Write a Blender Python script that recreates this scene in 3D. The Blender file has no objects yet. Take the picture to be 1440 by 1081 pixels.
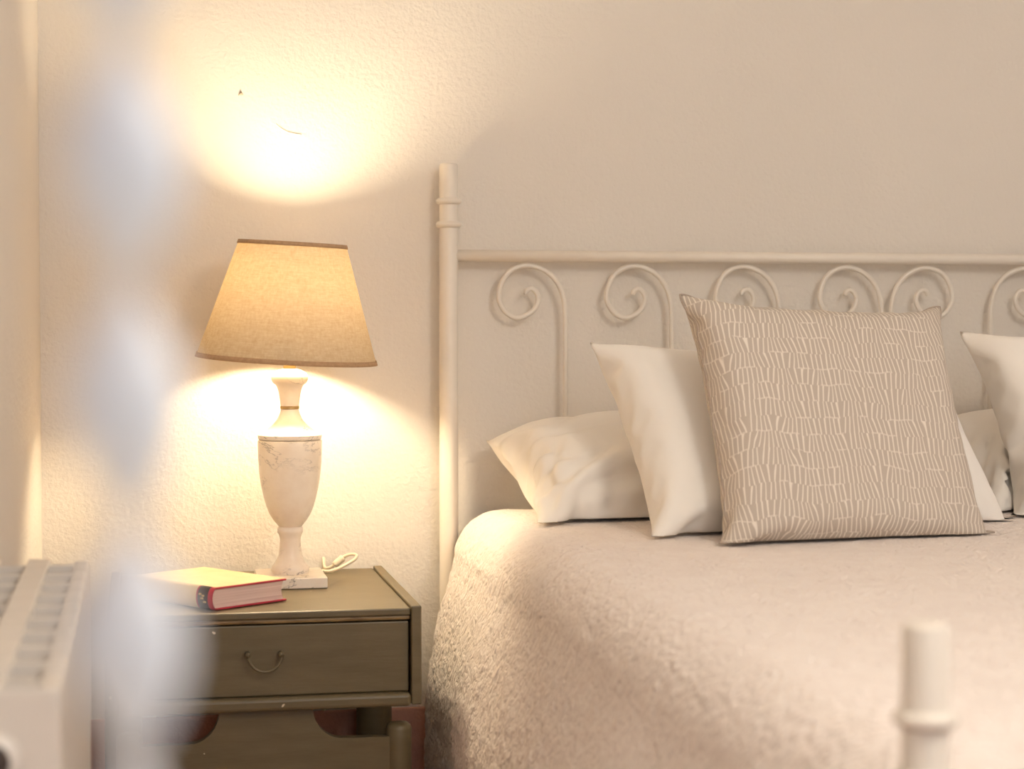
import bpy, bmesh, math, random
import numpy as np
from mathutils import Vector, Matrix, noise

R = math.radians
SC = bpy.context.scene
COL = SC.collection
random.seed(7)

# ------------------------------------------------------------------ camera
F_PX, W_PX, H_PX = 2640.0, 1440.0, 1081.0
EYE = Vector((0.0, -3.31, 1.0))
YAW, PITCH = R(11.14), math.atan(85.5 / F_PX)
cam_rot = Matrix.Rotation(-YAW, 3, 'Z') @ Matrix.Rotation(math.pi / 2 - PITCH, 3, 'X')
cam = bpy.data.cameras.new('camera')
cam_ob = bpy.data.objects.new('camera', cam)
COL.objects.link(cam_ob)
cam_ob.matrix_world = Matrix.Translation(EYE) @ cam_rot.to_4x4()
cam.sensor_width = 36.0
cam.lens = 36.0 * F_PX / W_PX
cam.clip_start = 0.02
cam.dof.use_dof = True
cam.dof.focus_distance = 3.05
cam.dof.aperture_fstop = 3.9
SC.camera = cam_ob

# ------------------------------------------------------------------ view + world
SC.view_settings.view_transform = 'Standard'
SC.view_settings.look = 'None'
SC.view_settings.gamma = 1.0
SC.view_settings.use_curve_mapping = False
SC.view_settings.exposure = 0.14
SC.cycles.use_denoising = True
SC.cycles.max_bounces = 10
SC.cycles.diffuse_bounces = 6
SC.cycles.sample_clamp_indirect = 8.0

world = bpy.data.worlds.new('daylight')
SC.world = world
world.use_nodes = True
bg = world.node_tree.nodes['Background']
bg.inputs[0].default_value = (0.75, 0.86, 1.0, 1)
bg.inputs[1].default_value = 1.0

# room extents
XL, XR, YB, YF, ZC = -0.171, 3.45, 0.0, -4.4, 2.6

# area lights at two unseen windows, both added to light the room
def added_window_light(name, loc, rot, sx, sy, power, color):
    l = bpy.data.lights.new(name, 'AREA')
    l.shape = 'RECTANGLE'; l.size = sx; l.size_y = sy
    l.energy = power; l.color = color
    o = bpy.data.objects.new(name, l); COL.objects.link(o)
    o.location = loc; o.rotation_euler = rot
    return o
WIN_F = dict(x0=-0.05, x1=1.35, z0=0.9, z1=2.2)       # unseen, added behind the camera to light the room
WIN_R = dict(y0=-2.9, y1=-1.5, z0=0.9, z1=2.2)       # unseen, added beside the foot of the bed for its light
added_window_light('added_daylight_front', ((WIN_F['x0']+WIN_F['x1'])/2, YF-0.06, 1.55), (R(90), 0, 0), 1.3, 1.2, 7, (0.60, 0.81, 1.0))
added_window_light('added_daylight_side', (XR+0.06, (WIN_R['y0']+WIN_R['y1'])/2, 1.55), (R(90), 0, R(90)), 1.3, 1.2, 2, (1.0, 0.95, 0.90))

# ------------------------------------------------------------------ helpers
def ray(px, py):
    d = cam_rot @ Vector(((px - W_PX/2) / F_PX, -(py - H_PX/2) / F_PX, -1.0))
    return d
def at(px, py, x=None, y=None, z=None):
    """point on the plane x=, y= or z= that the photo shows at this pixel"""
    d = ray(px, py)
    if y is not None: t = (y - EYE.y) / d.y
    elif z is not None: t = (z - EYE.z) / d.z
    else: t = (x - EYE.x) / d.x
    return EYE + d * t

def mesh_obj(name, me, mat, parent=None, smooth=True):
    o = bpy.data.objects.new(name, me); COL.objects.link(o)
    if mat: me.materials.append(mat)
    if smooth:
        for p in me.polygons: p.use_smooth = True
    if parent: o.parent = parent
    return o
def bm_obj(name, bm, mat, parent=None, smooth=False):
    bmesh.ops.recalc_face_normals(bm, faces=bm.faces)
    me = bpy.data.meshes.new(name); bm.to_mesh(me); bm.free()
    return mesh_obj(name, me, mat, parent, smooth)
def raw_obj(name, verts, faces, mat, parent=None, smooth=True):
    me = bpy.data.meshes.new(name); me.from_pydata([tuple(v) for v in verts], [], faces); me.update()
    return mesh_obj(name, me, mat, parent, smooth)
def tag(o, label, cat, group=None):
    o['label'] = label; o['category'] = cat
    if group: o['group'] = group
    return o
def empty(name, loc, rz=0.0):
    o = bpy.data.objects.new(name, None); COL.objects.link(o)
    o.location = loc; o.rotation_euler = (0, 0, rz); o.empty_display_size = 0.05
    return o
def bm_box(bm, lo, hi, bevel=0.0, seg=2):
    v = [bm.verts.new((x, y, z)) for z in (lo[2], hi[2]) for y in (lo[1], hi[1]) for x in (lo[0], hi[0])]
    fs = [(0,2,3,1), (4,5,7,6), (0,1,5,4), (2,6,7,3), (0,4,6,2), (1,3,7,5)]
    faces = [bm.faces.new([v[i] for i in f]) for f in fs]
    if bevel > 0:
        eds = list({e for f in faces for e in f.edges})
        bmesh.ops.bevel(bm, geom=eds, offset=bevel, segments=seg, affect='EDGES', profile=0.5)
def box(name, lo, hi, mat, parent=None, bevel=0.0, seg=2):
    bm = bmesh.new(); bm_box(bm, lo, hi, bevel, seg)
    return bm_obj(name, bm, mat, parent)
def lathe_data(prof, n=48, center=(0, 0)):
    verts, faces = [], []
    k = len(prof)
    for i in range(n):
        a = 2*math.pi*i/n
        for r, z in prof:
            verts.append((center[0]+r*math.cos(a), center[1]+r*math.sin(a), z))
    for i in range(n):
        j = (i+1) % n
        for q in range(k-1):
            faces.append((i*k+q, j*k+q, j*k+q+1, i*k+q+1))
    if prof[0][0] > 1e-6: faces.append([i*k for i in range(n)][::-1])
    if prof[-1][0] > 1e-6: faces.append([i*k+k-1 for i in range(n)])
    return verts, faces
def lathe(name, prof, mat, parent=None, n=48, center=(0, 0), smooth=True, sharp=True):
    v, f = lathe_data(prof, n, center)
    o = raw_obj(name, v, f, mat, parent, smooth)
    if smooth and sharp:
        o.data.set_sharp_from_angle(angle=R(40))
    return o
def catmull(pts, sub=6):
    pts = [Vector(p) for p in pts]
    out = []
    for i in range(len(pts)-1):
        p0 = pts[max(i-1, 0)]; p1 = pts[i]; p2 = pts[i+1]; p3 = pts[min(i+2, len(pts)-1)]
        for s in range(sub):
            t = s/sub
            out.append(0.5*((2*p1)+(p2-p0)*t+(2*p0-5*p1+4*p2-p3)*t*t+(3*p1-p0-3*p2+p3)*t**3))
    out.append(pts[-1])
    return out
def tube_data(path, rad, n=10):
    path = [Vector(p) for p in path]
    verts, faces = [], []
    t0 = (path[1]-path[0]).normalized()
    up = Vector((0, 0, 1)) if abs(t0.z) < 0.9 else Vector((0, 1, 0))
    nrm = (up - t0*up.dot(t0)).normalized()
    for i, p in enumerate(path):
        t = (path[min(i+1, len(path)-1)] - path[max(i-1, 0)]).normalized()
        nrm = (nrm - t*nrm.dot(t)).normalized()
        b = t.cross(nrm)
        r = rad(i/(len(path)-1)) if callable(rad) else rad
        for k in range(n):
            a = 2*math.pi*k/n
            verts.append(p + nrm*(r*math.cos(a)) + b*(r*math.sin(a)))
    for i in range(len(path)-1):
        for k in range(n):
            k2 = (k+1) % n
            faces.append((i*n+k, i*n+k2, (i+1)*n+k2, (i+1)*n+k))
    faces.append(list(range(n))[::-1]); faces.append([(len(path)-1)*n+k for k in range(n)])
    return verts, faces
def tube(name, path, rad, mat, parent=None, n=10):
    v, f = tube_data(path, rad, n)
    return raw_obj(name, v, f, mat, parent)

# ------------------------------------------------------------------ materials
def new_mat(name):
    m = bpy.data.materials.new(name); m.use_nodes = True
    nt = m.node_tree
    return m, nt, nt.nodes['Principled BSDF']
def N(nt, kind, **kw):
    n = nt.nodes.new(kind)
    for k, v in kw.items(): setattr(n, k, v)
    return n
def noise_node(nt, scale, detail=4, rough=0.5, coord='Object', mapping=None):
    tc = N(nt, 'ShaderNodeTexCoord')
    src = tc.outputs[coord]
    if mapping:
        mp = N(nt, 'ShaderNodeMapping'); mp.inputs['Scale'].default_value = mapping
        nt.links.new(src, mp.inputs[0]); src = mp.outputs[0]
    n = N(nt, 'ShaderNodeTexNoise'); n.inputs['Scale'].default_value = scale
    n.inputs['Detail'].default_value = detail; n.inputs['Roughness'].default_value = rough
    nt.links.new(src, n.inputs['Vector'])
    return n
def ramp(nt, fac, stops):
    r = N(nt, 'ShaderNodeValToRGB')
    e = r.color_ramp.elements
    while len(e) < len(stops): e.new(0.5)
    for i, (p, c) in enumerate(stops):
        e[i].position = p; e[i].color = (*c, 1) if len(c) == 3 else c
    nt.links.new(fac, r.inputs[0])
    return r
def bump(nt, bsdf, height, strength, dist, prev=None):
    b = N(nt, 'ShaderNodeBump')
    b.inputs['Strength'].default_value = strength; b.inputs['Distance'].default_value = dist
    nt.links.new(height, b.inputs['Height'])
    if prev: nt.links.new(prev.outputs[0], b.inputs['Normal'])
    nt.links.new(b.outputs[0], bsdf.inputs['Normal'])
    return b
def simple(name, c1, c2=None, rough=0.5, nscale=8, bscale=0, bstr=0.2, bdist=0.001, metallic=0.0, mapping=None):
    m, nt, b = new_mat(name)
    c2 = c2 or c1
    n = noise_node(nt, nscale, 5, 0.6, mapping=mapping)
    r = ramp(nt, n.outputs[0], [(0.35, c1), (0.65, c2)])
    nt.links.new(r.outputs[0], b.inputs['Base Color'])
    b.inputs['Roughness'].default_value = rough; b.inputs['Metallic'].default_value = metallic
    if bscale:
        nb = noise_node(nt, bscale, 4, 0.55, mapping=mapping)
        bump(nt, b, nb.outputs[0], bstr, bdist)
    return m

def plaster_mat(name, c1, c2):
    m, nt, b = new_mat(name)
    n = noise_node(nt, 1.3, 4, 0.5)
    r = ramp(nt, n.outputs[0], [(0.35, c1), (0.65, c2)])
    nt.links.new(r.outputs[0], b.inputs['Base Color'])
    b.inputs['Roughness'].default_value = 0.85
    n1 = noise_node(nt, 14, 3, 0.5)
    b1 = bump(nt, b, n1.outputs[0], 0.35, 0.008)
    n2 = noise_node(nt, 115, 4, 0.6)
    b2 = bump(nt, b, n2.outputs[0], 0.7, 0.003, b1)
    return m
M_WALL = plaster_mat('painted_plaster', (0.725, 0.672, 0.605), (0.755, 0.702, 0.635))
M_CEIL = plaster_mat('ceiling_paint', (0.84, 0.79, 0.72), (0.86, 0.81, 0.74))
M_RED = plaster_mat('terracotta_band', (0.60, 0.31, 0.235), (0.65, 0.35, 0.27))

def floor_mat():
    m, nt, b = new_mat('terracotta_tiles')
    tc = N(nt, 'ShaderNodeTexCoord')
    br = N(nt, 'ShaderNodeTexBrick'); br.offset = 0.0
    br.inputs['Scale'].default_value = 1.0
    br.inputs['Brick Width'].default_value = 0.3; br.inputs['Row Height'].default_value = 0.3
    br.inputs['Mortar Size'].default_value = 0.006
    br.inputs['Color1'].default_value = (0.36, 0.20, 0.14, 1); br.inputs['Color2'].default_value = (0.40, 0.23, 0.16, 1)
    br.inputs['Mortar'].default_value = (0.4, 0.33, 0.27, 1)
    nt.links.new(tc.outputs['Object'], br.inputs[0])
    nt.links.new(br.outputs[0], b.inputs['Base Color'])
    b.inputs['Roughness'].default_value = 0.35
    return m
M_FLOOR = floor_mat()
M_IRON = simple('cream_painted_metal', (0.745, 0.68, 0.595), (0.775, 0.71, 0.625), 0.42, 20, 60, 0.15, 0.0006)
def rusty(m):
    nt = m.node_tree; b = nt.nodes['Principled BSDF']
    old = b.inputs['Base Color'].links[0].from_socket
    n = noise_node(nt, 75, 2, 0.4)
    r = ramp(nt, n.outputs[0], [(0.80, (0, 0, 0)), (0.815, (1, 1, 1))])
    mx = N(nt, 'ShaderNodeMixRGB'); mx.inputs[2].default_value = (0.13, 0.06, 0.035, 1)
    nt.links.new(r.outputs[0], mx.inputs[0]); nt.links.new(old, mx.inputs[1]); nt.links.new(mx.outputs[0], b.inputs['Base Color'])
rusty(M_IRON)
M_WHITE_METAL = simple('white_enamel', (0.69, 0.635, 0.575), (0.72, 0.665, 0.605), 0.35, 6)
M_DARK = simple('dark_cap_hole_shade', (0.05, 0.035, 0.03), (0.07, 0.05, 0.04), 0.8)  # caps' own dark colour; also stands in for shade in the ports
M_BAR = simple('white_paint_cool_light_tint', (0.68, 0.70, 0.75), (0.74, 0.755, 0.79), 0.45, 30)  # white paint with the blue of cool daylight mixed into its colour
M_WINDOW = simple('window_paint', (0.8, 0.78, 0.74), (0.84, 0.82, 0.78), 0.4)

def olive_mat():
    m, nt, b = new_mat('olive_brown_paint')
    n = noise_node(nt, 9, 5, 0.6, mapping=(1, 1, 6))
    r = ramp(nt, n.outputs[0], [(0.3, (0.115, 0.088, 0.044)), (0.7, (0.145, 0.112, 0.060))])
    # flecks where the paint has chipped
    n2 = noise_node(nt, 55, 2, 0.4)
    r2 = ramp(nt, n2.outputs[0], [(0.765, (0, 0, 0)), (0.78, (1, 1, 1))])
    mx = N(nt, 'ShaderNodeMixRGB'); mx.inputs[2].default_value = (0.62, 0.52, 0.38, 1)
    nt.links.new(r2.outputs[0], mx.inputs[0]); nt.links.new(r.outputs[0], mx.inputs[1])
    nt.links.new(mx.outputs[0], b.inputs['Base Color'])
    b.inputs['Roughness'].default_value = 0.42
    n3 = noise_node(nt, 40, 4, 0.6, mapping=(1, 1, 8))
    bump(nt, b, n3.outputs[0], 0.25, 0.001)
    return m
M_OLIVE = olive_mat()
M_WORN = simple('worn_edge_wood', (0.13, 0.075, 0.025), (0.30, 0.20, 0.085), 0.45, 30, mapping=(1, 6, 6))

def marble_mat():
    m, nt, b = new_mat('cream_marble')
    tc = N(nt, 'ShaderNodeTexCoord')
    mp = N(nt, 'ShaderNodeMapping'); mp.inputs['Scale'].default_value = (1, 1, 1.7); mp.inputs['Location'].default_value = (0.23, 0.4, 0.11)
    nt.links.new(tc.outputs['Object'], mp.inputs[0])
    base = N(nt, 'ShaderNodeTexNoise'); base.inputs['Scale'].default_value = 9; base.inputs['Detail'].default_value = 9; base.inputs['Roughness'].default_value = 0.68
    base.inputs['Distortion'].default_value = 0.35
    nt.links.new(mp.outputs[0], base.inputs['Vector'])
    # thin veins: where a distorted noise crosses one half
    v = N(nt, 'ShaderNodeMath', operation='SUBTRACT'); v.inputs[1].default_value = 0.5
    nt.links.new(base.outputs[0], v.inputs[0])
    va = N(nt, 'ShaderNodeMath', operation='ABSOLUTE'); nt.links.new(v.outputs[0], va.inputs[0])
    vr = ramp(nt, va.outputs[0], [(0.0, (1, 1, 1)), (0.014, (0, 0, 0))])
    big = noise_node(nt, 9, 2, 0.5)
    br = ramp(nt, big.outputs[0], [(0.46, (0, 0, 0)), (0.60, (0.85, 0.85, 0.85))])
    mul = N(nt, 'ShaderNodeMixRGB', blend_type='MULTIPLY'); mul.inputs[0].default_value = 1
    nt.links.new(vr.outputs[0], mul.inputs[1]); nt.links.new(br.outputs[0], mul.inputs[2])
    cl = noise_node(nt, 22, 5, 0.6)
    cr = ramp(nt, cl.outputs[0], [(0.35, (0.84, 0.74, 0.63)), (0.6, (0.90, 0.82, 0.72))])
    mx = N(nt, 'ShaderNodeMixRGB'); mx.inputs[2].default_value = (0.16, 0.13, 0.12, 1)
    nt.links.new(mul.outputs[0], mx.inputs[0]); nt.links.new(cr.outputs[0], mx.inputs[1])
    nt.links.new(mx.outputs[0], b.inputs['Base Color'])
    b.inputs['Roughness'].default_value = 0.3
    b.inputs['Subsurface Weight'].default_value = 0.0
    return m
M_MARBLE = marble_mat()
M_BRASS = simple('aged_brass', (0.55, 0.38, 0.16), (0.65, 0.46, 0.2), 0.35, 30, metallic=0.9)
M_CORD = simple('cream_plastic', (0.72, 0.62, 0.47), (0.76, 0.66, 0.5), 0.4)

def shade_mat():
    m, nt, b = new_mat('linen_shade')
    out = nt.nodes['Material Output']
    nt.nodes.remove(b)
    n1 = noise_node(nt, 230, 3, 0.7, mapping=(1, 1, 0.35))
    n2 = noise_node(nt, 200, 3, 0.7, mapping=(0.3, 0.3, 2.2))
    mx = N(nt, 'ShaderNodeMixRGB'); mx.inputs[0].default_value = 0.5
    nt.links.new(n1.outputs[0], mx.inputs[1]); nt.links.new(n2.outputs[0], mx.inputs[2])
    cd = ramp(nt, mx.outputs[0], [(0.32, (0.64, 0.51, 0.35)), (0.68, (0.82, 0.70, 0.53))])
    ct = ramp(nt, mx.outputs[0], [(0.32, (0.046, 0.029, 0.013)), (0.68, (0.066, 0.046, 0.024))])
    d = N(nt, 'ShaderNodeBsdfDiffuse'); t = N(nt, 'ShaderNodeBsdfTranslucent')
    nt.links.new(cd.outputs[0], d.inputs[0]); nt.links.new(ct.outputs[0], t.inputs[0])
    ms = N(nt, 'ShaderNodeMixShader'); ms.inputs[0].default_value = 0.42
    nt.links.new(d.outputs[0], ms.inputs[1]); nt.links.new(t.outputs[0], ms.inputs[2])
    nt.links.new(ms.outputs[0], out.inputs[0])
    return m
M_SHADE = shade_mat()
M_TAPE = simple('brown_tape', (0.42, 0.26, 0.14), (0.50, 0.32, 0.18), 0.8, 200)

def emit_mat(name, color, strength):
    m, nt, b = new_mat(name)
    out = nt.nodes['Material Output']; nt.nodes.remove(b)
    e = N(nt, 'ShaderNodeEmission'); e.inputs[0].default_value = (*color, 1); e.inputs[1].default_value = strength
    nt.links.new(e.outputs[0], out.inputs[0])
    return m
BULB_STRENGTH = 275.0
M_BULB = emit_mat('lit_bulb', (1.0, 0.82, 0.55), BULB_STRENGTH)

def cloth_mat(name, c1, c2, weave=900, bstr=0.15, rough=0.9, sheen=0.1):
    m, nt, b = new_mat(name)
    n = noise_node(nt, 5, 4, 0.5)
    r = ramp(nt, n.outputs[0], [(0.35, c1), (0.65, c2)])
    nt.links.new(r.outputs[0], b.inputs['Base Color'])
    b.inputs['Roughness'].default_value = rough
    b.inputs['Sheen Weight'].default_value = sheen
    nb = noise_node(nt, weave, 2, 0.5)
    b1 = bump(nt, b, nb.outputs[0], bstr, 0.0006)
    nc = noise_node(nt, 22, 4, 0.55)
    bump(nt, b, nc.outputs[0], 0.18, 0.006, b1)
    return m
M_LINEN = cloth_mat('white_cotton', (0.85, 0.81, 0.755), (0.87, 0.83, 0.775))

def quilt_mat():
    m, nt, b = new_mat('crinkled_quilt')
    n = noise_node(nt, 30, 4, 0.6)
    r = ramp(nt, n.outputs[0], [(0.35, (0.85, 0.76, 0.705)), (0.65, (0.89, 0.81, 0.755))])
    nt.links.new(r.outputs[0], b.inputs['Base Color'])
    b.inputs['Roughness'].default_value = 0.9
    b.inputs['Sheen Weight'].default_value = 0.1
    n1 = noise_node(nt, 62, 2, 0.5, mapping=(1.0, 1.0, 0.8))
    f1 = N(nt, 'ShaderNodeMath', operation='SUBTRACT'); f1.inputs[1].default_value = 0.5
    nt.links.new(n1.outputs[0], f1.inputs[0])
    f2 = N(nt, 'ShaderNodeMath', operation='ABSOLUTE'); nt.links.new(f1.outputs[0], f2.inputs[0])
    b1 = bump(nt, b, f2.outputs[0], 0.8, 0.016)
    n2 = noise_node(nt, 240, 3, 0.6)
    bump(nt, b, n2.outputs[0], 0.5, 0.002, b1)
    return m
M_QUILT = quilt_mat()

def cushion_mat():
    m, nt, b = new_mat('woven_line_pattern')
    tc = N(nt, 'ShaderNodeTexCoord')
    sep = N(nt, 'ShaderNodeSeparateXYZ'); nt.links.new(tc.outputs['UV'], sep.inputs[0])
    def mth(op, a, bb=None):
        q = N(nt, 'ShaderNodeMath', operation=op)
        for i, s in enumerate((a, bb)):
            if s is None: continue
            if isinstance(s, (int, float)): q.inputs[i].default_value = s
            else: nt.links.new(s, q.inputs[i])
        return q.outputs[0]
    def nz(scale_u, scale_v, off, detail=1):
        mp = N(nt, 'ShaderNodeMapping'); mp.inputs['Scale'].default_value = (scale_u, scale_v, 1); mp.inputs['Location'].default_value = (off, off*0.7, off)
        nt.links.new(tc.outputs['UV'], mp.inputs[0])
        q = N(nt, 'ShaderNodeTexNoise'); q.inputs['Scale'].default_value = 1; q.inputs['Detail'].default_value = detail
        nt.links.new(mp.outputs[0], q.inputs['Vector'])
        return q.outputs[0]
    U, V = sep.outputs[0], sep.outputs[1]
    # rows drift up and down and step a little along their length
    vv = mth('ADD', mth('MULTIPLY', V, 17.0), mth('MULTIPLY', mth('SUBTRACT', nz(7, 1.5, 3.1, 2), 0.5), 1.1))
    row = mth('FLOOR', vv); fr = mth('FRACT', vv)
    # per-row lean and phase of the strokes
    wn = N(nt, 'ShaderNodeTexWhiteNoise', noise_dimensions='1D'); nt.links.new(row, wn.inputs['W'])
    rnd = wn.outputs[0]
    comb = N(nt, 'ShaderNodeCombineXYZ')
    nt.links.new(mth('MULTIPLY', U, 11.0), comb.inputs[0]); nt.links.new(mth('MULTIPLY', rnd, 37.0), comb.inputs[1])
    ns = N(nt, 'ShaderNodeTexNoise'); ns.inputs['Scale'].default_value = 1.0; ns.inputs['Detail'].default_value = 2
    nt.links.new(comb.outputs[0], ns.inputs['Vector'])
    lean = mth('MULTIPLY', mth('SUBTRACT', ns.outputs[0], 0.5), 5.5)
    ph = mth('ADD', mth('ADD', mth('MULTIPLY', U, 60.0), mth('MULTIPLY', lean, fr)), mth('MULTIPLY', rnd, 9.0))
    st = mth('ABSOLUTE', mth('SUBTRACT', mth('FRACT', ph), 0.5))          # 0 at the middle of a stroke
    line = mth('SUBTRACT', 1.0, mth('MULTIPLY', st, 5.6))
    edge = mth('MULTIPLY', mth('LESS_THAN', fr, 0.09), mth('GREATER_THAN', nz(14, 20, 8.3), 0.55))
    edge = mth('MULTIPLY', edge, 0.33)
    fac = mth('MAXIMUM', line, edge)
    cr = ramp(nt, fac, [(0.0, (0.49, 0.42, 0.35)), (0.6, (0.76, 0.69, 0.605))])
    nt.links.new(cr.outputs[0], b.inputs['Base Color'])
    b.inputs['Roughness'].default_value = 0.9
    nb = noise_node(nt, 700, 2, 0.5)
    b1 = bump(nt, b, nb.outputs[0], 0.2, 0.0006)
    bump(nt, b, fac, 0.15, 0.0008, b1)
    return m
M_CUSHION = cushion_mat()
M_PIPING = simple('grey_brown_piping', (0.36, 0.29, 0.24), (0.45, 0.37, 0.30), 0.9, 300)
M_MATTRESS = cloth_mat('mattress_ticking', (0.8, 0.77, 0.72), (0.84, 0.81, 0.76))

M_PAGES = simple('book_pages', (0.62, 0.42, 0.37), (0.80, 0.62, 0.55), 0.9, 60, mapping=(0.05, 0.05, 14))
M_BOOK_RED = simple('red_book_board', (0.45, 0.03, 0.05), (0.52, 0.04, 0.07), 0.5)
M_BOOK_BLACK = simple('black_print', (0.035, 0.02, 0.015), (0.06, 0.03, 0.02), 0.5)
M_BOOK_GOLD = simple('gold_print', (0.62, 0.45, 0.2), (0.68, 0.5, 0.25), 0.5)
M_BOOK_COVER = simple('cream_dust_jacket', (0.72, 0.52, 0.26), (0.80, 0.62, 0.36), 0.4, 14)

# ------------------------------------------------------------------ the room
def struct(o):
    o['kind'] = 'structure'; return o
TH = 0.15
struct(box('floor', (XL-TH, YF-TH, -0.1), (XR+TH, YB+TH, 0.0), M_FLOOR))
struct(box('ceiling', (XL-TH, YF-TH, ZC), (XR+TH, YB+TH, ZC+0.1), M_CEIL))
wall_back = struct(box('wall_back', (XL-TH, YB, 0), (XR+TH, YB+TH, ZC), M_WALL))
struct(box('wall_left', (XL-TH, YF, 0), (XL, YB, ZC), M_WALL))
def wall_with_opening(name, axis, lo, hi, a0, a1, z0, z1):
    """wall slab lo..hi with an opening a0..a1 by z0..z1 along axis 0 (x) or 1 (y)"""
    bm = bmesh.new()
    def seg(s0, s1, zz0, zz1):
        l, h = list(lo), list(hi)
        l[axis], h[axis] = s0, s1; l[2], h[2] = zz0, zz1
        bm_box(bm, l, h)
    seg(lo[axis], a0, lo[2], hi[2]); seg(a1, hi[axis], lo[2], hi[2])
    seg(a0, a1, lo[2], z0); seg(a0, a1, z1, hi[2])
    return struct(bm_obj(name, bm, M_WALL))
wall_with_opening('wall_front', 0, (XL-TH, YF-TH, 0), (XR+TH, YF, ZC), WIN_F['x0'], WIN_F['x1'], WIN_F['z0'], WIN_F['z1'])
wall_with_opening('wall_right', 1, (XR, YF, 0), (XR+TH, YB, ZC), WIN_R['y0'], WIN_R['y1'], WIN_R['z0'], WIN_R['z1'])
def window(name, axis, a0, a1, z0, z1, c):  # frame and mullion for the unseen windows added as light sources
    e = bpy.data.objects.new(name, None); COL.objects.link(e); struct(e)
    def bar(nm, s0, s1, zz0, zz1):
        l, h = [0, 0, zz0], [0, 0, zz1]
        l[axis], h[axis] = s0, s1; l[1-axis], h[1-axis] = c-0.02, c+0.02
        box(nm, l, h, M_WINDOW, e, 0.003)
    w = 0.05
    bar('window_frame', a0, a0+w, z0, z1); bar('window_frame', a1-w, a1, z0, z1)
    bar('window_frame', a0+w, a1-w, z0, z0+w); bar('window_frame', a0+w, a1-w, z1-w, z1)
    bar('mullion', (a0+a1)/2-0.025, (a0+a1)/2+0.025, z0+w, z1-w)
window('added_window_1', 0, WIN_F['x0'], WIN_F['x1'], WIN_F['z0'], WIN_F['z1'], YF-0.02)
window('added_window_2', 1, WIN_R['y0'], WIN_R['y1'], WIN_R['z0'], WIN_R['z1'], XR+0.02)

# terracotta band along the foot of the wall behind the nightstand
band_top = at(588, 993, y=YB).z
struct(box('baseboard_back', (XL+0.012, YB-0.010, 0.0), (XR, YB, band_top), M_RED, None, 0.002))
struct(box('baseboard_left', (XL, YF, 0.0), (XL+0.003, YB, band_top), M_RED, None, 0.001))
# chip and scratch in the plaster above the lamp
p = at(338, 132, y=YB)
raw_obj('plaster_chip', [(p.x-.004, -.0015, p.z-.003), (p.x+.005, -.0015, p.z-.002), (p.x+.001, -.0015, p.z+.006), (p.x+.001, -.004, p.z+.001)],
        [(0, 1, 3), (1, 2, 3), (2, 0, 3), (0, 2, 1)], simple('chip_grey', (0.33, 0.25, 0.17)), wall_back, False)
tube('plaster_scratch', catmull([at(x, y, y=-0.0005) for x, y in ((388, 174), (396, 181), (408, 187), (424, 189))], 5), 0.0012, M_WALL, wall_back, 6)

# ------------------------------------------------------------------ bed frame
HEAD_Y, FOOT_Y = -0.044, -2.10
PX = at(631, 400, y=HEAD_Y).x                       # left posts
BED_W = 1.637
PX2 = PX + BED_W
HEAD_TOP = at(631, 230, y=HEAD_Y).z
FOOT_TOP = at(1300, 876, y=FOOT_Y).z
BED_TOP = at(700, 711, y=-0.06).z
RP = 0.0166
bed = tag(empty('metal_bed', ((PX+PX2)/2, -1.06, 0)), 'cream painted metal bed with scrolled headboard and ringed corner posts', 'bed')
bed_o = bed.location.copy()
def bed_part(o):
    o.parent = bed; o.matrix_parent_inverse = Matrix.Translation(-bed_o); return o
def post(name, x, y, top):
    o = lathe(name, [(RP, 0.0), (RP, top-0.004), (RP-0.0012, top-0.001), (RP-0.004, top)], M_IRON, None, 32, (x, y))
    bed_part(o)
    for dz in (0.066, 0.107):
        z = top - dz
        rr = [(RP-0.001, z-0.006), (RP+0.003, z-0.005), (RP+0.006, z-0.002), (RP+0.006, z+0.002), (RP+0.003, z+0.005), (RP-0.001, z+0.006)]
        r = lathe('ring', rr, M_IRON, None, 32, (x, y), sharp=False)
        r.parent = o
    foot = lathe('foot_cap', [(RP+0.003, 0.0), (RP+0.003, 0.02), (RP, 0.022)], M_DARK, None, 24, (x, y)); foot.parent = o
    return o
post('head_post', PX, HEAD_Y, HEAD_TOP); post('head_post', PX2, HEAD_Y, HEAD_TOP)
post('foot_post', PX, FOOT_Y, FOOT_TOP); post('foot_post', PX2, FOOT_Y, FOOT_TOP)
RAIL_Z = at(650, 359.5, y=HEAD_Y).z
def rail(name, z, y, r=0.0105):
    bed_part(tube(name, [(PX, y, z), ((PX+PX2)/2, y, z), (PX2, y, z)], r, M_IRON, None, 16))
rail('head_rail', RAIL_Z, HEAD_Y)
rail('lower_head_rail', BED_TOP-0.25, HEAD_Y)
FRAIL_Z = FOOT_TOP - (HEAD_TOP-RAIL_Z)
rail('foot_rail', FRAIL_Z, FOOT_Y); rail('lower_foot_rail', 0.28, FOOT_Y)
SCR = [(0, 480), (0, 450), (-1.5, 425), (-7, 404), (-19, 386), (-37, 374), (-57, 370.5), (-75, 376), (-87, 388), (-94, 405), (-94.5, 420),
       (-89, 432), (-80, 441), (-68, 445), (-55, 441), (-44, 432), (-39, 420), (-41, 410), (-48, 403.5), (-55, 406), (-57, 412)]
s_px = F_PX / 3.30
def scroll(name, x, sgn, y, rz, zbot):
    pts = [Vector((x, y, zbot))]
    for dx, py in SCR:
        pts.append(Vector((x + sgn*dx/s_px*1.02, y, rz - 0.0105 - (py-366)/s_px)))
    pts = [pts[0]] + catmull(pts[1:], 4)
    bed_part(tube(name, pts, lambda t: 0.0046 if t < 0.96 else 0.0046-(t-0.96)*0.03, M_IRON, None, 8))
offs = (0.2115, 0.408, 0.612, 0.810)
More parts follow.
